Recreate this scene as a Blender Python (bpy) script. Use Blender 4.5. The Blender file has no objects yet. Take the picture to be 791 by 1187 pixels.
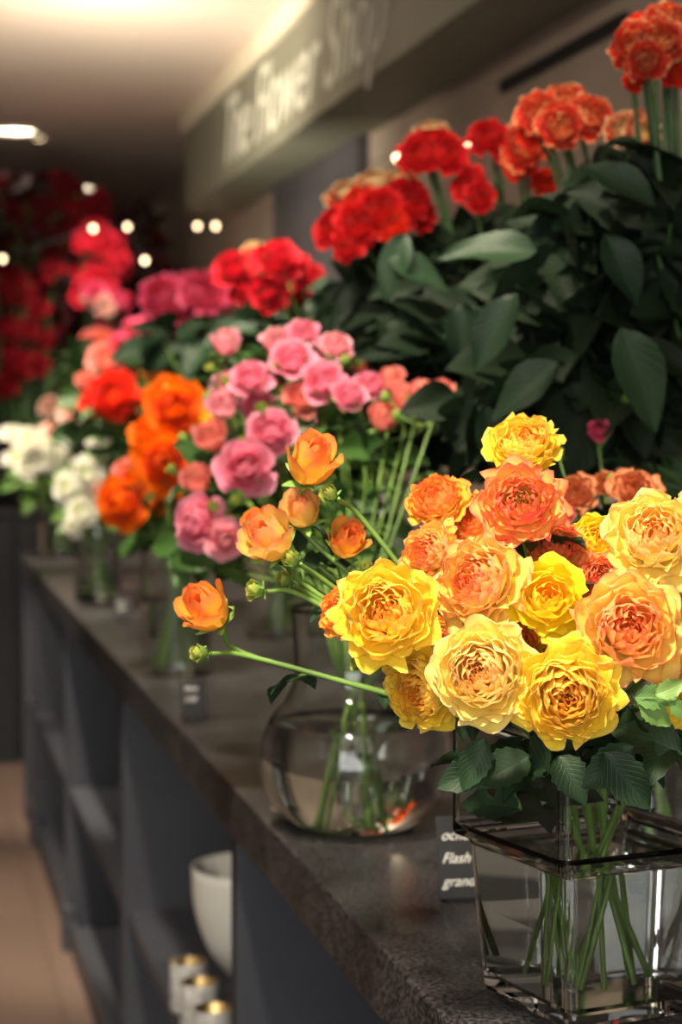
import bpy, math, random
import numpy as np
from mathutils import Vector, Matrix
random.seed(7)
R=random.Random(11)
scene=bpy.context.scene
scene.view_settings.view_transform='Standard'
F=2300.0; CX=395.5; CY=593.5
PSI=math.atan(515.5/F); PITCH=math.atan(108.5/F)
CAM=Vector((0,0,1.2))
FW=Vector((math.sin(PSI)*math.cos(PITCH),math.cos(PSI)*math.cos(PITCH),-math.sin(PITCH)))
RT=Vector((math.cos(PSI),-math.sin(PSI),0))
UP=RT.cross(FW)
def W(u,v,D):
    return CAM+FW*D+RT*((u-CX)*D/F)+UP*((CY-v)*D/F)
# ---------------------------------------------------------------- materials
def newmat(n):
    m=bpy.data.materials.new(n); m.use_nodes=True
    nt=m.node_tree; b=nt.nodes['Principled BSDF']; return m,nt,b
def solid(n,c,rough=.5,metal=0,bump=0,bscale=60,var=0,spec=.5):
    m,nt,b=newmat(n)
    b.inputs['Roughness'].default_value=rough; b.inputs['Metallic'].default_value=metal
    b.inputs['Specular IOR Level'].default_value=spec
    b.inputs['Base Color'].default_value=(*c,1)
    if var or bump:
        tc=nt.nodes.new('ShaderNodeTexCoord'); nz=nt.nodes.new('ShaderNodeTexNoise')
        nz.inputs['Scale'].default_value=bscale; nz.inputs['Detail'].default_value=6
        nt.links.new(tc.outputs['Object'],nz.inputs['Vector'])
        if var:
            r=nt.nodes.new('ShaderNodeValToRGB')
            r.color_ramp.elements[0].position=.3; r.color_ramp.elements[1].position=.7
            r.color_ramp.elements[0].color=(*[x*(1-var) for x in c],1)
            r.color_ramp.elements[1].color=(*[min(1,x*(1+var)) for x in c],1)
            nt.links.new(nz.outputs['Fac'],r.inputs['Fac']); nt.links.new(r.outputs['Color'],b.inputs['Base Color'])
        if bump:
            bp=nt.nodes.new('ShaderNodeBump'); bp.inputs['Strength'].default_value=bump; bp.inputs['Distance'].default_value=.002
            nt.links.new(nz.outputs['Fac'],bp.inputs['Height']); nt.links.new(bp.outputs['Normal'],b.inputs['Normal'])
    return m
def emis(n,c,s):
    m,nt,b=newmat(n); b.inputs['Emission Color'].default_value=(*c,1); b.inputs['Emission Strength'].default_value=s
    b.inputs['Base Color'].default_value=(*c,1); return m
def rosemat(n,base,tip,center,tipstart=.72,tr=.42,band=None):
    m,nt,b=newmat(n); N=nt.nodes; L=nt.links
    a=N.new('ShaderNodeAttribute'); a.attribute_name='pet'
    sp=N.new('ShaderNodeSeparateColor'); L.new(a.outputs['Color'],sp.inputs['Color'])
    nz=N.new('ShaderNodeTexNoise'); nz.inputs['Scale'].default_value=4; tc=N.new('ShaderNodeTexCoord'); L.new(tc.outputs['Object'],nz.inputs['Vector'])
    mr=N.new('ShaderNodeMapRange'); mr.inputs['From Min'].default_value=.08; mr.inputs['From Max'].default_value=.55
    L.new(sp.outputs['Green'],mr.inputs['Value'])
    mx=N.new('ShaderNodeMix'); mx.data_type='RGBA'; mx.inputs['A'].default_value=(*center,1); mx.inputs['B'].default_value=(*base,1)
    L.new(mr.outputs['Result'],mx.inputs['Factor'])
    ad=N.new('ShaderNodeMath'); ad.operation='MULTIPLY_ADD'; ad.inputs[1].default_value=.35
    L.new(nz.outputs['Fac'],ad.inputs[0]); L.new(sp.outputs['Red'],ad.inputs[2])
    mr2=N.new('ShaderNodeMapRange'); mr2.inputs['From Min'].default_value=tipstart+.17; mr2.inputs['From Max'].default_value=1.2 if band is None else tipstart+.17+band
    L.new(ad.outputs[0],mr2.inputs['Value'])
    mx2=N.new('ShaderNodeMix'); mx2.data_type='RGBA'; mx2.inputs['B'].default_value=(*tip,1)
    L.new(mr2.outputs['Result'],mx2.inputs['Factor']); L.new(mx.outputs['Result'],mx2.inputs['A'])
    hs=N.new('ShaderNodeHueSaturation'); L.new(mx2.outputs['Result'],hs.inputs['Color'])
    mv=N.new('ShaderNodeMapRange'); mv.inputs['To Min'].default_value=.9; mv.inputs['To Max'].default_value=1.05
    L.new(sp.outputs['Blue'],mv.inputs['Value']); L.new(mv.outputs['Result'],hs.inputs['Value'])
    L.new(hs.outputs['Color'],b.inputs['Base Color'])
    b.inputs['Roughness'].default_value=.6; b.inputs['Specular IOR Level'].default_value=.2
    b.inputs['Sheen Weight'].default_value=.05
    t=N.new('ShaderNodeBsdfTranslucent'); L.new(hs.outputs['Color'],t.inputs['Color'])
    ms=N.new('ShaderNodeMixShader'); ms.inputs[0].default_value=tr
    L.new(b.outputs[0],ms.inputs[1]); L.new(t.outputs[0],ms.inputs[2]); L.new(ms.outputs[0],N['Material Output'].inputs['Surface'])
    return m
def leafmat(n,c1,c2,rough=.4,spec=.5):
    m,nt,b=newmat(n); N=nt.nodes; L=nt.links
    b.inputs['Specular IOR Level'].default_value=spec
    a=N.new('ShaderNodeAttribute'); a.attribute_name='pet'
    sp=N.new('ShaderNodeSeparateColor'); L.new(a.outputs['Color'],sp.inputs['Color'])
    m1=N.new('ShaderNodeMath'); m1.operation='MULTIPLY_ADD'; m1.inputs[1].default_value=-.35
    L.new(sp.outputs['Green'],m1.inputs[0]); L.new(sp.outputs['Red'],m1.inputs[2])
    m2=N.new('ShaderNodeMath'); m2.operation='MULTIPLY'; m2.inputs[1].default_value=55; L.new(m1.outputs[0],m2.inputs[0])
    m3=N.new('ShaderNodeMath'); m3.operation='SINE'; L.new(m2.outputs[0],m3.inputs[0])
    mr=N.new('ShaderNodeMapRange'); mr.inputs['From Min'].default_value=.6; L.new(m3.outputs[0],mr.inputs['Value'])
    md=N.new('ShaderNodeMapRange'); md.inputs['From Min'].default_value=.0; md.inputs['From Max'].default_value=.12; md.inputs['To Min'].default_value=1; md.inputs['To Max'].default_value=0
    L.new(sp.outputs['Green'],md.inputs['Value'])
    mm=N.new('ShaderNodeMath'); mm.operation='MAXIMUM'; L.new(mr.outputs[0],mm.inputs[0]); L.new(md.outputs[0],mm.inputs[1])
    mx=N.new('ShaderNodeMix'); mx.data_type='RGBA'; mx.inputs['A'].default_value=(*c1,1); mx.inputs['B'].default_value=(*c2,1); L.new(sp.outputs['Blue'],mx.inputs['Factor'])
    mx2=N.new('ShaderNodeMix'); mx2.data_type='RGBA'; mx2.inputs['B'].default_value=(c2[0]*1.6,c2[1]*1.5,c2[2]*1.6,1)
    mf=N.new('ShaderNodeMath'); mf.operation='MULTIPLY'; mf.inputs[1].default_value=.3; L.new(mm.outputs[0],mf.inputs[0])
    L.new(mf.outputs[0],mx2.inputs['Factor']); L.new(mx.outputs['Result'],mx2.inputs['A'])
    L.new(mx2.outputs['Result'],b.inputs['Base Color']); b.inputs['Roughness'].default_value=rough
    bp=N.new('ShaderNodeBump'); bp.inputs['Strength'].default_value=.3; bp.inputs['Distance'].default_value=.001; bp.invert=True
    L.new(mm.outputs[0],bp.inputs['Height']); L.new(bp.outputs['Normal'],b.inputs['Normal'])
    t=N.new('ShaderNodeBsdfTranslucent'); L.new(mx2.outputs['Result'],t.inputs['Color'])
    ms=N.new('ShaderNodeMixShader'); ms.inputs[0].default_value=.2
    L.new(b.outputs[0],ms.inputs[1]); L.new(t.outputs[0],ms.inputs[2]); L.new(ms.outputs[0],N['Material Output'].inputs['Surface'])
    return m
def glassmat(n,ior,c=(1,1,1),rough=0):
    m,nt,b=newmat(n); b.inputs['Base Color'].default_value=(*c,1); b.inputs['Transmission Weight'].default_value=1
    b.inputs['Roughness'].default_value=rough; b.inputs['IOR'].default_value=ior; return m
M_glass=glassmat('clear_glass',1.45,(.98,1,.99)); M_water=glassmat('vase_water',1.33,(.98,1,.98))
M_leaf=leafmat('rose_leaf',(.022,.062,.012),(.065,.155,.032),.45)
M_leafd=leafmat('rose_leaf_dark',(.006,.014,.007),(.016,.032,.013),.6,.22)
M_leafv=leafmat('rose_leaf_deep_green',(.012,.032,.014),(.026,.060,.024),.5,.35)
M_leafl=leafmat('rose_leaf_light',(.10,.22,.05),(.20,.34,.08),.45)
M_leafr=leafmat('dark_foliage',(.030,.003,.005),(.010,.006,.005),.6,.2)
M_stem=solid('green_stem',(.15,.27,.05),.45,var=.35,bscale=30)
M_stemd=solid('dark_green_stem',(.05,.11,.03),.5,var=.3,bscale=30)
M_calyx=solid('green_calyx',(.20,.36,.07),.5,var=.25,bscale=8)
# ---------------------------------------------------------------- mesh helpers
def mkobj(name,verts,faces,mats,parent=None,smooth=True,col=None,mi=None):
    me=bpy.data.meshes.new(name); me.from_pydata([tuple(v) for v in verts],[],faces)
    for m in mats: me.materials.append(m)
    if smooth: me.polygons.foreach_set('use_smooth',[True]*len(me.polygons))
    if mi is not None: me.polygons.foreach_set('material_index',mi)
    if col is not None:
        a=me.color_attributes.new('pet','FLOAT_COLOR','POINT'); a.data.foreach_set('color',np.array(col,dtype=np.float32).ravel())
    me.update(); o=bpy.data.objects.new(name,me); scene.collection.objects.link(o)
    if parent: o.parent=parent
    return o
def empty(name,loc=(0,0,0)):
    e=bpy.data.objects.new(name,None); e.empty_display_size=.05; scene.collection.objects.link(e); return e
class Acc:
    def __init__(s): s.v=[]; s.f=[]; s.c=[]; s.m=[]
    def grid(s,P,C,mi=0,closeu=False):
        o=len(s.v); n=len(P); m=len(P[0])
        for i in range(n):
            for j in range(m): s.v.append(P[i][j]); s.c.append(C[i][j] if C else (0,0,0,1))
        for i in range(n-1):
            for j in range(m if closeu else m-1):
                j2=(j+1)%m
                s.f.append((o+i*m+j,o+i*m+j2,o+(i+1)*m+j2,o+(i+1)*m+j)); s.m.append(mi)
    def box(s,x0,x1,y0,y1,z0,z1,mi=0):
        o=len(s.v)
        for z in(z0,z1):
            for y in(y0,y1):
                for x in(x0,x1): s.v.append((x,y,z)); s.c.append((0,0,0,1))
        for f in((0,2,3,1),(4,5,7,6),(0,1,5,4),(2,6,7,3),(0,4,6,2),(1,3,7,5)):
            s.f.append(tuple(o+i for i in f)); s.m.append(mi)
    def obj(s,name,mats,parent=None,smooth=True,bevel=0):
        o=mkobj(name,s.v,s.f,mats,parent,smooth,s.c,s.m)
        if bevel:
            b=o.modifiers.new('bevel','BEVEL'); b.width=bevel; b.segments=2; b.limit_method='ANGLE'
        return o
def catmull(pts,n=5):
    P=[pts[0]*2-pts[1]]+list(pts)+[pts[-1]*2-pts[-2]]; out=[]
    for i in range(1,len(P)-2):
        for k in range(n):
            t=k/n; a,b,c,d=P[i-1],P[i],P[i+1],P[i+2]
            out.append(.5*((2*b)+(c-a)*t+(2*a-5*b+4*c-d)*t*t+(3*b-a-3*c+d)*t**3))
    out.append(pts[-1]); return out
def tube(acc,pts,r0,r1,sides=7,mi=0):
    n=len(pts); rows=[]; prev=Vector((1,0,0))
    for i,p in enumerate(pts):
        d=(pts[min(i+1,n-1)]-pts[max(i-1,0)]).normalized()
        x=prev-d*prev.dot(d)
        if x.length<1e-3: x=d.orthogonal()
        x.normalize(); prev=x; y=d.cross(x); r=r0+(r1-r0)*i/(n-1)
        rows.append([p+(x*math.cos(a)+y*math.sin(a))*r for a in [2*math.pi*j/sides for j in range(sides)]])
    acc.grid(rows,None,mi,True)
def leaf(acc,base,d,nrm,L,Wd,curl=.25,fold=.25,mi=0,nseg=12,rnd=None,ser=.07):
    d=d.normalized(); s=d.cross(nrm)
    if s.length<1e-3: s=d.orthogonal()
    s.normalize(); n=s.cross(d)
    rr=R.random() if rnd is None else rnd
    ph=R.random()*6; P=[];C=[]
    for i in range(nseg+1):
        t=i/nseg; w=math.sin(math.pi*min(1,t**.85))**.8*(1-.12*t) if 0<t<1 else .02
        row=[];cc=[]
        for j in(-3,-2,-1,0,1,2,3):
            q=j/3; ww=w*(1+(ser*(1 if i%2 else -1) if abs(j)==3 and 0<i<nseg else 0))
            x=L*t*(1-.1*curl)
            z=fold*abs(q)**1.3*Wd*w-curl*L*t*t+.04*L*math.sin(t*7+ph+q*2)*abs(q)
            row.append(base+d*x+s*(Wd*.5*ww*q)+n*z); cc.append((t,abs(q),rr,1))
        P.append(row);C.append(cc)
    acc.grid(P,C,mi)
def sprig(acc,sacc,base,d,L,n=3,droop=.3,mi=0):
    d=d.normalized(); up=Vector((0,0,1))
    s=d.cross(up)
    if s.length<.05: s=Vector((1,0,0))
    s.normalize(); e=base+d*L*.9+Vector((0,0,-.1*L))
    if sacc: tube(sacc,[base,base+d*L*.45,e],.0012,.0007,5)
    nn=s.cross(d)+Vector((R.uniform(-.4,.4),R.uniform(-.4,.4),R.uniform(-.2,.3)))
    leaf(acc,e,d+Vector((0,0,-.2)),nn,L,L*.62,droop,.2,mi)
    for q in([.55] if n<5 else [.3,.75]):
        for sg in(-1,1):
            leaf(acc,base+d*L*.9*q,(d*.6+s*sg+Vector((0,0,R.uniform(-.3,.1)))),nn,L*.8,L*.5,droop,.2,mi)
# ---------------------------------------------------------------- roses
def rose_mesh(name,kind,n,seed,ruf=1.,nu=8,nt=8):
    rr=random.Random(seed); A=Acc()
    for i in range(n):
        k=(i+.5)/n; ph0=i*2.39996+rr.uniform(-.3,.3); jz=rr.uniform(-.05,.05); jr=rr.uniform(.90,1.08)
        if kind=='G':
            Rt=(.03+.87*k**.78)*jr; Zt=.58+.10*math.sin(math.pi*min(1,k*1.15))-.46*k**4.5+jz
            P=[(.05,-.04+.14*(1-k)),(Rt*(1.3-.45*k)+.05,.0+.18*(1-k)),(Rt*(1.18-.06*k)+.02,Zt*.76),(Rt*(.66+.48*k),Zt-.02)]
            if k>.72:
                q=(k-.72)/.28; P[3]=(P[3][0]+.06*q,P[3][1]-.10*q*rr.uniform(.2,1.3))
            hw=1.0-.44*k
        elif kind=='H':
            Rt=(.07+.80*k**1.25)*jr; Zt=1.0-.12*k-.60*k**3+jz
            P=[(.05,-.03),(.28+.36*k,.0),(.16+.58*k**1.1,Zt*.75),(Rt,Zt)]
            if k>.55: P[3]=(Rt+.14*(k-.4),Zt-.10*(k-.4))
            hw=1.5-.72*k
        else:
            Rt=(.05+.46*k)*jr; Zt=1.12-.12*k+jz
            P=[(.05,-.02),(.42+.16*k,.0),(.30+.24*k,Zt*.6),(Rt,Zt)]
            if k>.7: P[3]=(Rt+.16,Zt-.12)
            hw=1.5-.65*k
        a1,a2,a3=[rr.uniform(0,6.28) for _ in range(3)]; rv=rr.random(); rows=[];cols=[]
        f1=rr.uniform(3,6); sk=rr.uniform(-.14,.14); f2=rr.uniform(5,9)
        for a in range(nt+1):
            t0=a/nt; row=[];cc=[]
            for b in range(nu+1):
                u=2*b/nu-1; t=t0*(1-.20*abs(u)**2.6+sk*u*.5)
                w=1-t; r=w**3*P[0][0]+3*w*w*t*P[1][0]+3*w*t*t*P[2][0]+t**3*P[3][0]
                z=w**3*P[0][1]+3*w*w*t*P[1][1]+3*w*t*t*P[2][1]+t**3*P[3][1]
                e=t0**3
                r+=ruf*e*(.022+.05*k)*math.sin(f1*u+a1)+e*.04*k*abs(u)**2
                z+=ruf*e*((.025+.03*k)*math.sin(f2*u+a2)+.02*math.sin(12*u+a3))-e*.05*math.exp(-(u/.2)**2)
                if t0>.85: r+=.04*k
                an=ph0+u*hw*(1-.10*t0**4)
                row.append((r*math.cos(an),r*math.sin(an),z)); cc.append((t0,k,rv,1))
            rows.append(row);cols.append(cc)
        A.grid(rows,cols,0)
    rows=[]
    for (r,z) in((.0,-.30),(.09,-.28),(.12,-.18),(.10,-.10),(.17,-.03),(.2,.03)):
        rows.append([(r*math.cos(q),r*math.sin(q),z) for q in [2*math.pi*j/10 for j in range(10)]])
    A.grid(rows,None,1,True)
    for s in range(5):
        an=s*1.2566+rr.uniform(-.2,.2); bend=rr.uniform(.0,.9) if kind!='G' else 1.1
        rows=[]
        for a in range(6):
            t=a/5; wd=.13*(1-t)**.8*(1+.8*t)+.004
            r=.12+.62*t*(.4+.6*bend); z=-.06+.75*t*(1-bend)*1.0-.10*t*t*bend
            if kind!='G' and bend<.5: r=.12+.48*math.sin(t*2.2)
            rows.append([(r*math.cos(an)-q*wd*math.sin(an),r*math.sin(an)+q*wd*math.cos(an),z-.03*abs(q)) for q in(-1,0,1)])
        A.grid(rows,None,1)
    me_o=A.obj(name,[None,M_calyx]); me=me_o.data; bpy.data.objects.remove(me_o); return me
MESH={'G':[rose_mesh('garden_rose_%d'%i,'G',(62,72,54,66,78,58)[i],100+i,(1.4,1.3,1.6,1.5,1.2,1.6)[i],10,8) for i in range(6)],
      'H':[rose_mesh('tea_rose_%d'%i,'H',22,200+i,.8) for i in range(3)],
      'C':[rose_mesh('cup_rose_%d'%i,'G',34,400+i,1.0,7,6) for i in range(3)],
      'B':[rose_mesh('rose_bud_%d'%i,'B',13,300+i,.7) for i in range(3)]}
KS={'G':1.02,'H':.92,'C':1.02,'B':.62}
RM={}
def rm(k,*a,**kw): RM[k]=rosemat('rose_petal_'+k,*a,**kw)
rm('yellow',(1.,.76,.05),(1.,.72,.16),(1.,.50,.015),tipstart=.80)
rm('peach',(1.,.72,.15),(1.,.40,.20),(1.,.40,.04),tipstart=.74)
rm('cream',(1.,.81,.18),(1.,.76,.34),(1.,.50,.03),tipstart=.76)
rm('gold',(1.,.76,.012),(1.,.88,.06),(1.,.48,.01))
rm('flame',(1.,.56,.12),(.98,.14,.11),(.70,.60,.05),tipstart=.60)
rm('orangey',(1.,.60,.06),(1.,.28,.09),(1.,.44,.03),tipstart=.70)
rm('orange',(1.,.17,.004),(1.,.23,.006),(.92,.10,.0))
rm('dusty',(.85,.38,.16),(.70,.16,.08),(.7,.25,.05))
rm('pink',(.94,.28,.42),(.98,.46,.58),(.88,.15,.28))
rm('pinkl',(.97,.42,.50),(.98,.56,.60),(.92,.28,.32))
rm('salmon',(.95,.30,.24),(.96,.38,.33),(.9,.45,.14))
rm('hot',(.80,.08,.19),(.88,.16,.29),(.65,.03,.09))
rm('red',(.62,.010,.025),(.72,.022,.04),(.45,.0,.01))
rm('redor',(.88,.045,.012),(.75,.022,.015),(.85,.12,.02))
rm('crimson',(.66,.010,.014),(.76,.02,.018),(.62,.03,.02))
rm('bicolor',(.66,.035,.015),(.95,.66,.28),(.72,.12,.03),tipstart=.90,band=.10)
rm('goldtop',(.66,.10,.03),(.85,.68,.36),(.70,.55,.22),tipstart=.78,band=.14)
rm('white',(.97,.95,.84),(.97,.96,.90),(.80,.86,.55))
rm('blush',(.95,.66,.55),(.96,.75,.65),(.9,.5,.35))
rm('dark',(.13,.003,.008),(.20,.006,.012),(.06,.0,.004))
rm('wine',(.32,.006,.014),(.42,.010,.022),(.2,.0,.006))
rm('farred',(.70,.015,.04),(.85,.05,.10),(.5,.0,.01))
rm('greenbud',(.24,.42,.08),(.55,.55,.10),(.35,.45,.1))
def aim(d,spin):
    q=d.to_track_quat('Z','Y').to_matrix().to_4x4(); return q@Matrix.Rotation(spin,4,'Z')
def head(parent,p,diam,kind,mat,d):
    me=R.choice(MESH[kind]); o=bpy.data.objects.new('rose_head',me); scene.collection.objects.link(o)
    sc=diam/2/KS[kind]; zc={'G':.35,'C':.35,'H':.45,'B':.5}[kind]
    org=p-d*zc*sc
    o.matrix_world=Matrix.Translation(org)@aim(d,R.random()*6.28)@Matrix.Diagonal((sc,sc,sc*(R.uniform(.92,1.08)),1))
    o.parent=parent
    o.material_slots[0].link='OBJECT'; o.material_slots[0].material=RM[mat]
    return org-d*.28*sc
def bouquet(name,heads,mouth,bottom,mr,br,leafmat=None,leafL=.035,nleaf=2,stem=.0022,clouds=(),spr=3,buds=0,slots=9,ser=.07,smat=None):
    E=empty(name); S=Acc(); Lf=Acc()
    mouth=Vector(mouth); bottom=Vector(bottom); SL=[]
    for i in range(slots):
        an=2*math.pi*(i+R.uniform(-.3,.3))/slots; q=R.uniform(.35,.95)
        cd=Vector((math.cos(an),math.sin(an),0)); an2=an+R.uniform(-.6,.6)
        SL.append((mouth+cd*mr*q,bottom-Vector((math.cos(an2),math.sin(an2),0))*br*R.uniform(.4,.95)+Vector((0,0,.004))))
    for h in heads:
        u,v,px,D,kd,mt=h[:6]; a,b=h[6:8] if len(h)>6 else (R.uniform(-.5,.3),R.uniform(.1,.8))
        p=W(u,v,D); toc=(CAM-p).normalized()
        d=(toc+RT*a+Vector((0,0,1))*b).normalized()
        e=head(E,p,px*D/F,kd,mt,d)
        m,bt=min(SL,key=lambda s:((s[0]-mouth).normalized()-Vector((e.x-mouth.x,e.y-mouth.y,0)).normalized()).length+R.uniform(0,.3))
        e2=e-d*.03
        mid=e2.lerp(m,.5); mid.z=max(mid.z,m.z+(e2.z-m.z)*.38)
        if e2.z<m.z+.02: mid.z+=.01
        pts=catmull([e,e2,mid,m,m.lerp(bt,.5),bt],6)
        tube(S,pts,stem*.75,stem*1.15)
        for q in range(nleaf):
            i=R.randint(6,16); base=pts[i]; tang=(pts[i-1]-pts[i+1]).normalized()
            dd=Vector((R.uniform(-1,1),R.uniform(-1,1),R.uniform(-.35,.6))).normalized()
            sprig(Lf,S,base,dd+tang*.3,leafL*R.uniform(.75,1.2),spr)
        for q in range(buds):
            i=R.randint(3,9); base=pts[i]
            dd=(Vector((R.uniform(-1,1),R.uniform(-1,1),R.uniform(.2,1)))).normalized()
            tp=base+dd*R.uniform(.03,.055); tube(S,[tp,tp.lerp(base,.5)+Vector((0,0,-.004)),base],.0009,.0012,5)
            head(E,tp+dd*.004,.012,'B','greenbud',dd)
    for c in clouds:
        u,v,D,ru,rv,rd,n,L=c
        cen=W(u,v,D)
        for _ in range(n):
            while 1:
                x,y,z=[R.uniform(-1,1) for _ in range(3)]
                if x*x+y*y+z*z<1: break
            p=cen+RT*(x*ru*D/F)+Vector((0,0,1))*(y*rv*D/F)+FW*(z*rd)
            dd=(RT*x*1.2+Vector((0,0,y*.6-.15))-FW*(abs(z)*.5)+Vector((R.uniform(-1,1),R.uniform(-1,1),R.uniform(-.6,.6)))*.7).normalized()
            nn=Vector((R.uniform(-1,1),R.uniform(-1.6,.2),R.uniform(.2,1.3)))
            l=L*R.uniform(.7,1.25); leaf(Lf,p-dd*l*.4,dd,nn,l,l*R.uniform(.55,.75),R.uniform(.0,.4),.2,ser=ser)
            if _%4==0:
                m,bt=R.choice(SL)
                tube(S,catmull([p-dd*l*.4,p.lerp(mouth,.3),m,m.lerp(bt,.5),bt],5),stem*.6,stem,6)
    if S.v: S.obj('stems',[smat or M_stem],E)
    if Lf.v: Lf.obj('leaves',[leafmat or M_leaf],E)
    return E
# ---------------------------------------------------------------- room
CT=.80; X0=.353; WX=1.2; CEIL=2.27
M_ceil=solid('ceiling_paint',(.72,.60,.52),.7,var=.04,bscale=3)
M_wall=solid('taupe_wall',(.38,.30,.24),.7,var=.06,bscale=4)
M_dark=solid('slate_panel',(.06,.058,.065),.6,var=.1,bscale=5)
M_cream=solid('cream_trim',(.80,.72,.56),.5,var=.03,bscale=5)
M_sign=solid('sign_olive_grey',(.20,.20,.15),.55,var=.08,bscale=6)
M_front=solid('blue_grey_paint',(.058,.062,.076),.45,var=.08,bscale=12)
M_black=solid('black_board',(.012,.012,.014),.5,var=.2,bscale=20)
def stonemat():
    m,nt,b=newmat('counter_stone'); N=nt.nodes;L=nt.links
    tc=N.new('ShaderNodeTexCoord'); a=N.new('ShaderNodeTexNoise'); a.inputs['Scale'].default_value=260; a.inputs['Detail'].default_value=1
    c=N.new('ShaderNodeTexNoise'); c.inputs['Scale'].default_value=14; c.inputs['Detail'].default_value=7; c.inputs['Roughness'].default_value=.65
    for x in(a,c): L.new(tc.outputs['Object'],x.inputs['Vector'])
    r=N.new('ShaderNodeValToRGB'); r.color_ramp.elements[0].position=.44; r.color_ramp.elements[1].position=.64
    r.color_ramp.elements[0].color=(.009,.009,.010,1); r.color_ramp.elements[1].color=(.10,.095,.098,1)
    mx=N.new('ShaderNodeMix'); mx.inputs['Factor'].default_value=.3; L.new(a.outputs['Fac'],mx.inputs['A']); L.new(c.outputs['Fac'],mx.inputs['B'])
    L.new(mx.outputs['Result'],r.inputs['Fac']); L.new(r.outputs['Color'],b.inputs['Base Color'])
    b.inputs['Roughness'].default_value=.36; b.inputs['Specular IOR Level'].default_value=.4
    bp=N.new('ShaderNodeBump'); bp.inputs['Strength'].default_value=.45; bp.inputs['Distance'].default_value=.001; L.new(a.outputs['Fac'],bp.inputs['Height']); L.new(bp.outputs['Normal'],b.inputs['Normal'])
    return m
def floormat():
    m,nt,b=newmat('wood_floor'); N=nt.nodes;L=nt.links
    tc=N.new('ShaderNodeTexCoord'); br=N.new('ShaderNodeTexBrick'); mp=N.new('ShaderNodeMapping'); mp.inputs['Rotation'].default_value=(0,0,math.pi/2)
    L.new(tc.outputs['Object'],mp.inputs['Vector']); L.new(mp.outputs[0],br.inputs['Vector'])
    br.inputs['Scale'].default_value=1; br.inputs['Brick Width'].default_value=1.6; br.inputs['Row Height'].default_value=.16; br.inputs['Mortar Size'].default_value=.002
    br.inputs['Color1'].default_value=(.18,.12,.095,1); br.inputs['Color2'].default_value=(.155,.105,.08,1); br.inputs['Mortar'].default_value=(.10,.07,.05,1)
    L.new(br.outputs['Color'],b.inputs['Base Color']); b.inputs['Roughness'].default_value=.5; return m
def simplebox(name,x0,x1,y0,y1,z0,z1,m,bevel=0,parent=None):
    A=Acc(); A.box(x0,x1,y0,y1,z0,z1); return A.obj(name,[m],parent,False,bevel)
YF=10.3; YB=-1.6; XL=-2.0
simplebox('floor',XL,WX+.1,YB,YF,-.1,0,floormat())
simplebox('ceiling',XL,WX+.1,YB,YF,CEIL,CEIL+.1,M_ceil)
simplebox('wall_right',WX,WX+.1,YB,YF,0,CEIL,M_wall)
simplebox('wall_far',XL,WX,YF,YF+.1,0,CEIL,solid('far_wall_paint',(.10,.045,.04),.7,var=.1,bscale=3))
simplebox('wall_left',XL-.1,XL,YB,YF,0,CEIL,solid('left_wall_paint',(.35,.30,.26),.7,var=.05,bscale=3))
simplebox('trim_wall_panel',WX-.03,WX-.001,5.02,6.20,CT+.001,CEIL-.001,M_dark)
simplebox('trim_wall_dark_line',WX-.012,WX-.001,3.15,3.85,1.2+.54*WX/.976-.012,1.2+.54*WX/.976+.012,M_black)  # thin dark line along the right wall
S_=Acc(); S_.box(1.0,WX-.001,1.2,6.95,1.93,2.20,0); S_.box(.985,WX-.001,1.2,6.97,2.20,CEIL-.001,1)
sg=S_.obj('shop_sign_fascia',[M_sign,M_cream],None,False,.002)
def text(name,body,size,M4,mat,parent=None,ext=.002,shear=.0,space=1.):
    c=bpy.data.curves.new(name,'FONT'); c.body=body; c.size=size; c.extrude=ext; c.shear=shear; c.space_character=space; c.align_x='LEFT'
    c.materials.append(mat); o=bpy.data.objects.new(name,c); scene.collection.objects.link(o); o.matrix_world=M4
    if parent: o.parent=parent
    return o
M_chalk=solid('chalk_white',(.78,.78,.72),.8,var=.1,bscale=40)
TM=Matrix(((0,0,-1,.998),(-1,0,0,6.15),(0,1,0,1.975),(0,0,0,1)))
tx=text('sign_lettering',"The Flower Shop",.29,TM,solid('sign_paint',(.66,.66,.56),.8,var=.05,bscale=10),sg,.001,.45,1.04)
# counter
A=Acc()
A.box(X0,WX-.002,-.2,6.0,CT-.055,CT,0)
yd=[1.05,2.18,3.33,4.48,5.60]
for y in yd+[-.15,5.97]:
    A.box(X0+.012,WX-.01,y-.02,y+.02,.0,CT-.0551,1)
A.box(X0+.02,WX-.01,-.13,5.95,.345,.37,1)
A.box(X0+.03,WX-.01,-.13,5.95,.02,.05,1)
A.box(X0+.018,X0+.03,-.13,5.95,.0,.07,1)
A.box(WX-.03,WX-.011,-.13,5.95,.05,CT-.056,2)
for y in yd: A.box(X0+.002,X0+.03,y-.04,y+.04,.0,.10,1)
A.obj('display_counter',[stonemat(),M_front,M_dark],None,False,.0025)
A=Acc(); A.box(-.3,1.15,6.95,7.9,0,.86,0); A.box(-.33,1.17,6.92,7.95,.86,.89,0)
for x in(-.1,.4,.9): A.box(x-.01,x+.01,6.93,6.95,.05,.84,0)
A.obj('dark_display_stand',[M_black],None,False,.004)
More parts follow.
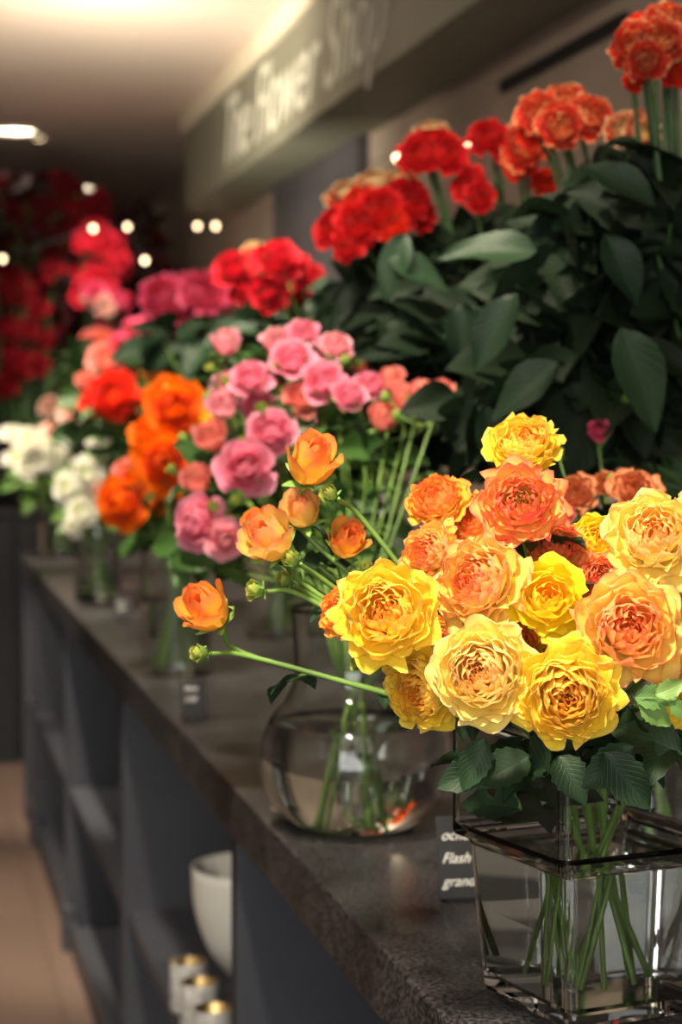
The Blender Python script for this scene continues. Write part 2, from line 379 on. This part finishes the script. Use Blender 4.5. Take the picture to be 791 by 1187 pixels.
# ---------------------------------------------------------------- vases
def lathe(acc,prof,cx,cy,z0,seg=48,mi=0):
    rows=[[(cx+r*math.cos(a),cy+r*math.sin(a),z0+z) for a in [2*math.pi*j/seg for j in range(seg)]] for r,z in prof]
    acc.grid(rows,None,mi,True)
def smoothprof(p,n=5):
    q=catmull([Vector((a,b,0)) for a,b in p],n); return [(max(v.x,.0001),v.y) for v in q]
def roundvase(name,cx,cy,prof,th,wl,seg=48):
    E=empty(name); o=smoothprof(prof)
    inner=[(max(r-th,.0001),max(z,th*2)) for r,z in o if z>th*1.5]
    P=[(.0001,0)]+o+[(o[-1][0]-th*.5,o[-1][1]+th*.4)]+inner[::-1]+[(.0001,th*2)]
    A=Acc(); lathe(A,P,cx,cy,CT+.0005,seg); A.obj('glass',[M_glass],E)
    w=[(r+.0003,z) for r,z in inner if z<wl]
    rl=w[-1][0]
    P=[(.0001,th*2-.0003)]+w+[(rl,wl),(rl-.001,wl-.0008),(.0001,wl-.0008)]
    A=Acc(); lathe(A,P,cx,cy,CT+.0005,seg); A.obj('water',[M_water],E); return E
def cyl(name,cx,cy,r,h,wl,th=.003):
    return roundvase(name,cx,cy,[(r*.9,0),(r*.98,.004),(r,.012),(r,h*.35),(r,h*.7),(r,h)],th,wl,40)
def rsq(hs,rc,n=5):
    pts=[]
    for q in range(4):
        a0=q*math.pi/2; cx=(hs-rc)*(1 if q in(0,3) else -1); cy=(hs-rc)*(1 if q in(0,1) else -1)
        for i in range(n+1):
            a=a0+i/n*math.pi/2; pts.append((cx+rc*math.cos(a),cy+rc*math.sin(a)))
    return pts
TH=math.radians(13); VS=.075
NC=Vector((.411,1.19,0)); VC=NC+Vector((math.cos(TH)-math.sin(TH),math.sin(TH)+math.cos(TH),0))*VS
def sqloft(acc,lv):
    rows=[]
    for hs,rc,z in lv:
        rows.append([(VC.x+x*math.cos(TH)-y*math.sin(TH),VC.y+x*math.sin(TH)+y*math.cos(TH),CT+.0005+z) for x,y in rsq(hs,rc)])
    acc.grid(rows,None,0,True)
    m=len(rows[0]); acc.f.append(tuple(range(m))[::-1]); acc.m.append(0)
    o=len(acc.v)-m; acc.f.append(tuple(range(o,o+m))); acc.m.append(0)
VH=.190; WL=.104; g=.0042
E=empty('square_glass_vase')
A=Acc(); sqloft(A,[(.055,.006,0),(.0575,.008,.001),(.0585,.008,.004),(.063,.008,.06),(.0655,.008,.102),(.0675,.008,.1065),(VS-.001,.008,.1085),(VS,.008,.111),(VS,.008,VH-.002),(VS-.0008,.0075,VH),(VS-.0037,.005,VH),(VS-g,.0045,VH-.002),
  (VS-g,.0045,.117),(.0675-g,.0045,.112),(.0655-g,.0045,.104),(.063-g,.0045,.06),(.0590-g,.0045,.014),(.0565-g,.004,.011)])
o=A.obj('glass',[M_glass],E,False)
A=Acc(); sqloft(A,[(.0565-g+.0003,.004,.0107),(.0590-g+.0003,.0045,.014),(.063-g+.0003,.0045,.06),(.0653-g+.0003,.0045,WL),(.0645-g,.004,WL-.0007)]); A.obj('water',[M_water],E,False)
def ctr(u,D):
    p=W(u,485,D); return p.x,p.y
bx,by=ctr(413,1.93)
roundvase('round_bowl_vase',bx,by,[(.04,0),(.06,.004),(.085,.03),(.095,.065),(.088,.10),(.070,.125),(.061,.15),(.062,.19),(.064,.215)],.003,.105)
# ---------------------------------------------------------------- bouquets
mz=CT+VH
B1=[(607,512,94,1.30,'G','yellow',-.1,.9),(603,582,106,1.22,'G','flame',0,.3),(506,578,78,1.30,'G','orangey',-.4,.9),
(497,640,84,1.28,'G','peach',-.7,.4),(548,604,80,1.30,'G','orangey',-.3,.7),(551,673,120,1.20,'G','peach',-.6,.45),
(447,708,126,1.18,'G','yellow',-.2,.25),(635,692,100,1.19,'C','gold',.1,.3),(692,625,70,1.27,'G','gold',.1,.6),
(758,618,126,1.19,'G','cream',-.1,.55),(730,727,136,1.16,'G','peach',.1,.2),(657,806,126,1.15,'G','yellow',.05,-.1),
(558,778,122,1.16,'G','cream',-.2,.1),(487,800,104,1.20,'G','yellow',-.6,-.2),(396,708,72,1.24,'G','orangey',-.8,.2),
(697,668,64,1.24,'G','flame',.1,.4),(648,632,70,1.26,'G','flame',.1,.5),(600,738,76,1.24,'G','orangey',0,0),(505,745,66,1.25,'G','orangey',0,0),(690,770,60,1.22,'G','gold',0,0),
(840,700,115,1.20,'G','yellow',.4,.2),(850,590,105,1.24,'G','peach',.4,.6),(815,800,100,1.20,'G','yellow',.3,-.1),
(240,706,62,1.30,'B','orangey',-.75,.9),(360,536,64,1.31,'B','orangey',.35,1.3),(311,624,64,1.30,'B','peach',-.7,.9),
(350,592,48,1.33,'B','peach',-.3,1.2),(403,626,50,1.33,'B','orangey',.4,.8),(300,610,40,1.34,'B','orangey',-.5,.9),
(382,572,22,1.30,'B','greenbud',-.9,.7),(232,757,22,1.29,'B','greenbud',-1.5,.1),(296,684,24,1.29,'B','greenbud',-1.5,.2),(338,648,22,1.29,'B','greenbud',-1.2,.8),
(415,768,18,1.2,'B','greenbud',-1,.1),(330,672,20,1.31,'B','greenbud',-1,.6),(425,660,18,1.3,'B','greenbud',-.3,1)]
bouquet('yellow_spray_rose_bouquet',B1,(VC.x-.01,VC.y-.01,mz),(VC.x,VC.y,CT+.014),.05,.045,M_leafv,.026,1,.0022,
 clouds=[(650,880,1.27,110,28,.05,22,.045),(760,860,1.24,60,28,.05,10,.04),(600,700,1.33,120,110,.03,22,.04),(620,930,1.32,70,30,.03,6,.04)],slots=8)
A=Acc();A2=Acc()
for (u,v,D,a,b,L) in [(575,880,1.19,-.8,-.4,.04),(562,855,1.18,-.4,-1,.035),(700,872,1.17,.5,-.6,.045),(735,865,1.18,-.6,-.5,.04)]:
    leaf(A,W(u,v,D),RT*a+Vector((0,0,b)),(CAM-W(u,v,D)),L,L*.6,.1,.2)
for (u,v,D,a,b,L) in [(735,808,1.14,.9,.0,.026),(742,812,1.14,.6,-.5,.024),(760,806,1.135,.8,.35,.02),(775,815,1.135,.8,-.4,.018)]:
    leaf(A2,W(u,v,D),RT*a+Vector((0,0,b)),(CAM-W(u,v,D)),L,L*.6,.1,.2)
A.obj('lower_leaves',[M_leafv],bpy.data.objects['yellow_spray_rose_bouquet']); A2.obj('sepal_leaves',[M_leafl],bpy.data.objects['yellow_spray_rose_bouquet'])
H=[(285,540,76,2.02,'H','pink',-.1,.3),(315,498,66,2.05,'H','pink',.0,.6),(228,605,72,2.05,'H','pink',-.7,.2),(262,625,54,2.03,'H','pinkl',.1,.1),
(290,436,54,2.15,'H','pink',-.2,.8),(340,414,60,2.15,'H','pink',.1,.8),(376,440,58,2.12,'H','pink',.1,.6),(322,396,48,2.25,'H','pinkl',-.1,1),(262,396,36,2.2,'B','pinkl',-.2,1.5),
(390,398,46,2.2,'H','pinkl',.2,1),(352,384,46,2.25,'H','pink',.0,1),(405,455,48,2.1,'H','pink',.3,.8),(352,460,50,2.15,'H','salmon',.2,.8),(245,508,40,2.1,'B','salmon',-.3,1),
(258,470,38,2.15,'B','pinkl',-.3,1),(228,557,38,2.08,'B','salmon',-.4,1),(325,530,40,2.12,'H','pinkl',.1,.8),(430,445,46,2.15,'H','pink',.2,1),
(445,485,36,2.1,'B','salmon',.3,1),(470,462,34,2.1,'B','salmon',.1,1.5),(490,458,36,2.05,'B','salmon',.4,1.5),(514,452,26,2.02,'B','salmon',.5,1.5),(455,440,30,2.12,'B','salmon',.1,1.5),
(300,470,50,2.18,'H','pink',-.1,.6),(262,445,44,2.2,'H','pinkl',-.2,.8),(368,412,50,2.28,'H','pink',0,1),(318,430,46,2.3,'H','pinkl',0,1),(420,425,36,2.25,'H','salmon',0,1),(385,480,44,2.2,'H','pink',.2,.6)]
bouquet('pink_spray_rose_bouquet',H,(bx,by,CT+.21),(bx,by,CT+.012),.045,.05,M_leaf,.03,2,.0017,
 clouds=[(300,560,2.2,90,80,.08,70,.05),(400,560,2.15,80,90,.06,60,.05),(340,450,2.25,80,60,.05,40,.04),(240,640,2.1,50,25,.05,16,.05)],buds=2)
vx,vy=.425,ctr(183,3.08)[1]
cyl('cylinder_glass_vase',vx,vy,.055,.20,.12)
H=[(203,470,80,3.0,'H','orange',.1,.2),(192,535,84,2.98,'H','orange',.0,.0),(140,580,74,3.05,'H','orange',-.6,.0),(172,500,54,3.1,'H','orange',-.4,.7),(246,478,38,3.1,'H','gold',.1,.8),(190,575,44,3.1,'H','orange',0,.1),(148,545,44,3.12,'H','salmon',-.3,.8)]
bouquet('orange_rose_bouquet',H,(vx,vy,CT+.2),(vx,vy,CT+.01),.04,.035,M_leaf,.04,2,.003,clouds=[(190,600,3.15,55,50,.06,34,.06)])
vx,vy=.43,4.35
cyl('cylinder_glass_vase',vx,vy,.05,.17,.10)
H=[(100,546,40,4.2,'C','white',-.2,.3),(145,492,44,4.2,'C','white',0,.6),(118,503,40,4.2,'C','white',-.3,.7),(95,590,42,4.2,'C','white',-.3,.2),(77,562,36,4.3,'C','white',-.3,.4),(125,540,36,4.25,'C','white',0,.4),(160,478,30,4.3,'C','blush',0,.8),(85,610,26,4.2,'C','white',-.2,0),(130,585,32,4.2,'C','white',0,.2),(108,570,28,4.3,'C','blush',0,.2)]
bouquet('white_rose_bouquet',H,(vx,vy,CT+.17),(vx,vy,CT+.01),.04,.03,M_leafl,.04,1,.003,clouds=[(115,570,4.42,45,50,.06,36,.06)])
vx,vy=.58,3.95
cyl('cylinder_glass_vase',vx,vy,.06,.26,.15)
H=[(130,455,66,4.0,'C','redor',-.1,.5),(112,465,44,4.05,'C','redor',-.1,.5),(155,450,48,4.1,'C','redor',.1,.8),(205,416,66,3.8,'C','salmon',.1,.5),(185,425,48,3.85,'C','orangey',-.1,.5),(225,410,44,3.85,'C','salmon',.1,.8),
(163,384,50,4.0,'H','hot',.1,.7),(125,412,48,4.1,'C','salmon',-.2,.6),(145,400,48,4.1,'H','hot',-.1,.6),(238,436,44,3.8,'C','redor',.1,.5),(85,475,38,4.6,'C','blush',-.2,.6),(60,470,34,4.8,'C','blush',-.2,.6),(100,440,30,4.4,'H','salmon',-.2,.6)]
bouquet('coral_rose_bouquet',H,(vx,vy,CT+.26),(vx,vy,CT+.01),.05,.04,M_leaf,.05,1,.003,clouds=[(150,490,4.1,75,50,.1,50,.07),(95,430,4.7,26,30,.1,20,.07)])
vx,vy=.68,3.55
cyl('cylinder_glass_vase',vx,vy,.06,.30,.18)
H=[(186,341,60,3.6,'C','hot',-.2,.6),(236,337,62,3.55,'C','hot',.1,.6),(210,332,50,3.7,'C','hot',0,.9),(205,352,50,3.6,'C','hot',0,.4),(252,345,44,3.6,'C','hot',.2,.6)]
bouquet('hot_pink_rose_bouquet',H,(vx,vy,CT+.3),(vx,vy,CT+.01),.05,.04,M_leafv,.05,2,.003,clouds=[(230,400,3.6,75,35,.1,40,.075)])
vx,vy=.74,3.0
cyl('cylinder_glass_vase',vx,vy,.06,.30,.18)
H=[(270,309,54,3.1,'H','red',-.3,.8),(320,300,62,3.0,'H','red',.1,.7),(310,338,52,3.0,'H','red',.0,.4),(362,320,44,3.05,'H','red',.3,.8),(343,306,46,3.05,'H','red',.2,.9),(282,332,44,3.1,'H','red',-.2,.5),(296,290,34,3.2,'H','goldtop',0,1.2),(345,345,40,3.1,'H','red',.2,.6)]
bouquet('red_rose_bouquet',H,(vx,vy,CT+.3),(vx,vy,CT+.01),.05,.04,M_leafv,.05,2,.003,clouds=[(320,380,3.1,70,30,.1,36,.075),(385,345,2.9,16,30,.04,10,.05)])
vx,vy=.80,2.38
cyl('tall_glass_vase',vx,vy,.065,.32,.20)
def cluster(u,v,w,h,D,px,mat,n,kind='C'):
    return [(u+R.uniform(-.5,.5)*w,v+R.uniform(-.5,.5)*h,px*R.uniform(.85,1.1),D+R.uniform(-.06,.06),kind,mat,R.uniform(-.5,.4),R.uniform(.5,1.1)) for _ in range(n)]
H=[(485,178,58,2.35,'C','crimson',-.3,.5),(517,176,60,2.35,'C','crimson',.3,.5),(500,165,60,2.42,'C','crimson',0,1),(500,150,46,2.46,'C','goldtop',0,1.5)]
H+=[(388,262,56,2.4,'C','crimson',-.4,.4),(415,258,58,2.36,'C','crimson',.0,.3),(440,240,60,2.36,'C','crimson',.0,.4),(472,232,64,2.38,'C','crimson',.2,.5),(485,248,48,2.4,'C','crimson',.3,.3),(402,285,40,2.36,'C','crimson',-.2,.1),(455,258,46,2.36,'C','redor',.0,.2)]
H+=[(402,222,52,2.46,'C','goldtop',-.2,1.3),(436,210,52,2.48,'C','goldtop',0,1.3),(465,205,44,2.48,'C','goldtop',0,1.3),(420,235,54,2.4,'C','redor',0,.8)]
H+=[(565,158,52,2.38,'C','crimson',-.2,.6),(588,166,50,2.38,'C','crimson',.2,.6),(545,212,46,2.36,'C','crimson',-.2,.4),(556,228,40,2.34,'C','crimson',.1,.2),(610,168,60,2.25,'C','bicolor',0,.4),(604,190,40,2.28,'C','redor',0,.4),(636,210,44,2.3,'C','redor',0,.6),(655,222,34,2.3,'C','redor',0,.3)]
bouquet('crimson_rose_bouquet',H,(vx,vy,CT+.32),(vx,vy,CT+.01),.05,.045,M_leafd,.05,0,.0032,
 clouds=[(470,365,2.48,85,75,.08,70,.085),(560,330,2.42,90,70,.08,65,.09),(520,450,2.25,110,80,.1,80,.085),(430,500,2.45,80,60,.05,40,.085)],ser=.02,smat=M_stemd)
vx,vy=.78,1.85
cyl('tall_glass_vase',vx,vy,.065,.32,.20)
H=[(625,130,62,2.06,'C','bicolor',-.2,.5),(655,118,66,2.08,'C','bicolor',0,.8),(685,132,62,2.05,'C','bicolor',.2,.5),(650,145,60,2.04,'C','bicolor',0,.2),(615,150,44,2.08,'C','redor',-.3,.2),
 (722,148,48,2.02,'C','goldtop',-.1,.4),(745,152,46,2.0,'C','goldtop',.2,.4),(735,140,46,2.05,'C','bicolor',.1,1),
 (735,52,62,1.82,'C','bicolor',-.2,.4),(765,45,66,1.82,'C','bicolor',.1,.5),(750,70,50,1.8,'C','bicolor',0,.1),(775,20,60,1.86,'C','bicolor',.1,.8),(745,30,50,1.88,'C','redor',-.1,.9),(735,94,28,1.85,'C','redor',0,.3),(783,85,36,1.85,'C','redor',0,.3),(790,52,50,1.85,'C','bicolor',.3,.3)]+cluster(870,60,60,60,1.9,60,'bicolor',5)
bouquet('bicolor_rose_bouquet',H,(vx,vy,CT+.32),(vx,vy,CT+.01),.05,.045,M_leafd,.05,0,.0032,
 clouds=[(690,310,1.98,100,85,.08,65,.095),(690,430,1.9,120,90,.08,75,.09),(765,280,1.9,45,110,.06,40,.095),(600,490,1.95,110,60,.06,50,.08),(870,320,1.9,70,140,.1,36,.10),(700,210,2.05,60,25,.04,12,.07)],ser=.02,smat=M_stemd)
A=Acc()
for (u,v,D,a,b,L) in [(622,292,1.92,-1,.05,.095),(640,265,1.95,.8,.1,.08),(690,215,1.9,.9,.0,.07),(600,340,1.85,-.5,-.8,.085),(720,380,1.75,.4,-1,.10),(650,420,1.8,-.8,-.6,.085),(470,270,2.2,-.3,-.9,.08),(450,300,2.2,.7,-.3,.08),(760,240,1.82,-.7,.5,.08),(560,470,1.85,.3,-1,.07),(540,350,1.95,-.1,-1,.07),(700,270,1.85,.5,-.9,.08)]:
    p=W(u,v,D); leaf(A,p,RT*a+Vector((0,0,b)),(CAM-p).normalized()+Vector((0,0,1.0)),L,L*.5,.15,.2,ser=.02)
A.obj('large_leaves',[M_leafv],bpy.data.objects['bicolor_rose_bouquet'])
vx,vy=.66,1.66
cyl('cylinder_glass_vase',vx,vy,.05,.18,.11)
H=[(736,566,62,1.55,'C','dusty',0,.6),(668,570,54,1.6,'C','dusty',-.1,.6),(695,497,30,1.80,'C','hot',0,.6),(700,560,36,1.65,'C','dusty',0,.6),(650,600,36,1.6,'B','salmon',0,.8)]
bouquet('apricot_rose_bouquet',H,(vx,vy,CT+.18),(vx,vy,CT+.01),.04,.035,M_leafv,.03,1,.002,clouds=[(690,610,1.68,70,30,.05,22,.045)],buds=1)
vx,vy=.46,5.75
cyl('cylinder_glass_vase',vx,vy,.06,.17,.10)
H=cluster(42,522,60,44,5.6,32,'white',16)+cluster(70,485,40,24,5.6,28,'blush',6)
bouquet('white_rose_bouquet',H,(vx,vy,CT+.17),(vx,vy,CT+.01),.05,.03,M_leafl,.05,0,.003,clouds=[(50,560,5.85,40,34,.06,30,.07)])
def bucket(name,x,y,z,r,h,m):
    A=Acc(); lathe(A,[(.0001,0),(r*.8,0),(r,h),(r*1.05,h+.005),(r*.97,h),(r*.77,.01),(.0001,.01)],x,y,z+.001,32); return A.obj(name,[m])
M_bk=solid('zinc_bucket',(.12,.12,.13),.4,.6,var=.1,bscale=10)
def mass(name,x,y,H,clouds,mat):
    bucket('flower_bucket',x,y,.89,.12,.25,M_bk)
    bouquet(name,H,(x,y,1.14),(x,y,.91),.08,.07,mat,.07,0,.004,clouds=clouds,smat=M_stemd)
mass('dark_red_rose_bouquet',.45,7.4,cluster(30,300,110,190,7.3,30,'dark',50,'C')+cluster(25,390,80,170,7.2,30,'wine',30,'C'),
 [(25,340,7.4,80,150,.2,210,.12)],M_leafr)
mass('scarlet_rose_bouquet',.72,7.3,cluster(118,310,50,100,7.1,34,'farred',20,'C')+cluster(118,345,46,60,7.0,28,'hot',7,'C')+cluster(118,340,46,60,6.95,22,'blush',3,'C')+cluster(105,400,50,40,7.0,28,'salmon',5,'C')+cluster(95,250,60,50,7.3,28,'wine',8,'C'),
 [(120,380,7.3,50,80,.1,60,.12)],M_leafr)
mass('burgundy_foliage_bouquet',.92,7.5,cluster(165,290,50,60,7.4,26,'dark',16,'C'),[(162,320,7.4,40,80,.15,120,.11)],M_leafr)
# ---------------------------------------------------------------- shelf items
A=Acc(); bxx,byy=.515,2.86
lathe(A,smoothprof([(.0001,0),(.03,.0),(.045,.01),(.075,.05),(.094,.11),(.098,.17)],4)+[(.094,.17)]+smoothprof([(.09,.11),(.07,.052),(.04,.016),(.0001,.012)],4),bxx,byy,.3705)
A.obj('white_ceramic_bowl',[solid('white_ceramic',(.92,.92,.85),.3,var=.05,bscale=15)])
M_gold=solid('gold_lining',(.85,.65,.32),.3,1.0,var=.1,bscale=30); M_sil=solid('mercury_glass',(.82,.80,.72),.35,.3,var=.4,bscale=90)
for u,v,D in((210,1135,2.78),(229,1153,2.68),(246,1176,2.56)):
    p=W(u,v,D); A=Acc(); r=.026;h=.07
    lathe(A,[(.0001,0),(r*.9,0),(r,.004),(r,h)],max(p.x,.392),p.y,.3705,32,0)
    lathe(A,[(r,h),(r-.002,h),(r-.002,.01),(.0001,.01)],max(p.x,.392),p.y,.3705,32,1)
    A.obj('votive_cup',[M_sil,M_gold])
def tag(u,vb,w,h,lines,rot=-.15):
    D=.4*F/(vb-485); p=W(u,485,D); x=max(p.x,X0+.03)
    E=empty('chalkboard_price_tag')
    base=Matrix.Translation((x,p.y,CT+.001))@Matrix.Rotation(-PSI+rot,4,'Z')@Matrix.Rotation(math.radians(-14),4,'X')
    A=Acc(); A.box(-w/2,w/2,-.0015,.0015,.002,h); o=A.obj('board',[M_black],E,False,.0008); o.matrix_world=base
    A=Acc(); A.box(-w*.35,w*.35,0,.03,0,.003); o2=A.obj('foot',[M_black],E,False,.0008); o2.matrix_world=Matrix.Translation((x,p.y,CT+.0005))@Matrix.Rotation(-PSI+rot,4,'Z')
    for i,l in enumerate(lines):
        T=base@Matrix.Translation((-w*.42,-.0018,h*(.72-.27*i)))@Matrix.Rotation(math.pi/2,4,'X')
        t=text('chalk_writing',l,h*.17,T,M_chalk,E,.0001,.4)
tag(541,1052,.044,.07,['ocho','Flash Eye','grandid'],.15)
tag(219,838,.034,.055,['Rosa','3.50'],.3)
tag(143,722,.034,.05,['Rosa','2.80'],.3); tag(103,697,.034,.05,['Rosa','2.50'],.3)
A=Acc(); p=W(318,925,2.02)
lathe(A,[(.0001,0),(.016,0),(.02,.003),(.032,.010),(.031,.011),(.018,.005),(.0001,.004)],.392,p.y-.04,CT+.0005,32); A.obj('glass_saucer',[solid('silver_metal',(.6,.6,.62),.2,.9,var=.05,bscale=20)])
# ---------------------------------------------------------------- lamps
M_bulb=emis('warm_bulb',(1,.85,.65),14)
def downlight(x,y,r):
    E=empty('ceiling_downlight'); A=Acc()
    lathe(A,[(r*.82,-.004),(r*.86,-.012),(r,-.010),(r*1.02,-.0005),(r*.82,-.0005)],x,y,CEIL,32); A.obj('rim',[M_cream],E)
    A=Acc(); lathe(A,[(.0001,-.006),(r*.5,-.006),(r*.81,-.003)],x,y,CEIL,32); A.obj('lens',[M_bulb],E)
def onceil(u,v):
    d=(W(u,v,1)-CAM); t=(CEIL-CAM.z)/d.z; return CAM+d*t
for u,v,r in((18,150,.09),(100,216,.055),(45,158,.03)):
    p=onceil(u,v); downlight(p.x,p.y,r)
E=empty('string_lights_and_glints'); A=Acc(); T=Acc()
pts=[W(545,168,4.02),W(460,183,4.6),W(250,262,6.9),W(229,262,7.0),W(168,302,6.9),W(148,263,7.0),W(108,265,6.9),W(3,300,6.9)]  # first pair are glowing stand-ins for spot reflections on the wall; rest distant lights
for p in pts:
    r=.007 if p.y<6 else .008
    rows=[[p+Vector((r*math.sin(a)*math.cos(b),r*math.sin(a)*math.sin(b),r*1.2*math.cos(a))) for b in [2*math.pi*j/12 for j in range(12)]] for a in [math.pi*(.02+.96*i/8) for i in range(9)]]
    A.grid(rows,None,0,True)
A.obj('bulbs_and_glints',[emis('string_bulb_and_glint',(1,.74,.45),8)],E)
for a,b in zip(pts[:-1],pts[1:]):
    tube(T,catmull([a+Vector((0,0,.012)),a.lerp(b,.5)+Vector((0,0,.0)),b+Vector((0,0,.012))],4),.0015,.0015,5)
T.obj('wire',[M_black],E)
def spot(name,loc,tgt,power,ang,col=(1,.87,.68),size=.04,blend=.6):
    l=bpy.data.lights.new(name,'SPOT'); l.energy=power; l.spot_size=math.radians(ang); l.spot_blend=blend; l.shadow_soft_size=size; l.color=col
    o=bpy.data.objects.new(name,l); scene.collection.objects.link(o); o.location=loc
    o.rotation_euler=(Vector(tgt)-Vector(loc)).to_track_quat('-Z','Y').to_euler(); return o
def area(name,loc,tgt,power,sx,sy,col=(1,.88,.7)):
    l=bpy.data.lights.new(name,'AREA'); l.shape='RECTANGLE'; l.size=sx; l.size_y=sy; l.energy=power; l.color=col
    o=bpy.data.objects.new(name,l); scene.collection.objects.link(o); o.location=loc
    o.rotation_euler=(Vector(tgt)-Vector(loc)).to_track_quat('-Z','Y').to_euler(); return o
spot('spot_front',(-.15,.55,2.2),(.47,1.20,1.05),210,36,size=.08)
spot('spot_pink',(.05,1.6,2.2),(.42,2.1,1.15),115,44)
spot('spot_orange',(.1,2.6,2.2),(.42,3.2,1.15),105,44)
spot('spot_white',(.1,3.9,2.2),(.45,4.3,1.1),180,46)
spot('spot_far',(.1,5.2,2.2),(.5,5.8,1.1),190,46)
spot('spot_back_row',(.45,1.5,2.2),(.7,2.2,1.5),50,58)
spot('spot_back_row_far',(.3,2.7,2.2),(.7,3.4,1.2),75,60)
spot('spot_red_mass',(.6,6.4,2.2),(.74,7.2,1.5),85,42,(1,.75,.65))
spot('spot_floor',(-.4,4.6,2.2),(.1,5.2,0),80,80)
spot('fill_shelf',(-.8,1.9,1.9),(.42,2.9,.42),60,30,blend=.8)  # unseen spot added to brighten the bowl and cups in the bay
spot('fill_sign',(-1.2,3.6,1.9),(1.0,5.2,2.05),80,46,blend=.9)  # unseen spot added so the sign face reads brighter
spot('fill_wall',(-.6,.6,2.1),(1.2,3.2,1.85),110,40,blend=.9)  # extra unseen spot put in to lighten the right wall
area('added_ceiling_fill',(.5,5.0,1.8),(.75,5.7,2.3),18,.3,1.4,(1,.88,.68))  # free-hanging unseen area light added to brighten the ceiling; no cove is modelled
area('added_rear_fill',(-.6,-1.5,1.4),(.3,3,1.2),44,2.0,1.6,(1,.97,.93))  # added fill behind the camera, also for glass reflections; no window is modelled
w=bpy.data.worlds.new('world'); scene.world=w; w.use_nodes=True
w.node_tree.nodes['Background'].inputs[0].default_value=(1,.97,.94,1); w.node_tree.nodes['Background'].inputs[1].default_value=.6
# ---------------------------------------------------------------- camera
cd=bpy.data.cameras.new('camera'); co=bpy.data.objects.new('camera',cd); scene.collection.objects.link(co)
co.location=CAM; co.rotation_euler=FW.to_track_quat('-Z','Y').to_euler()
cd.sensor_fit='HORIZONTAL'; cd.lens=50; cd.sensor_width=50*791/F; cd.clip_start=.05
cd.dof.use_dof=True; cd.dof.focus_distance=1.20; cd.dof.aperture_fstop=5.6
scene.camera=co
print('objs',len(bpy.data.objects))
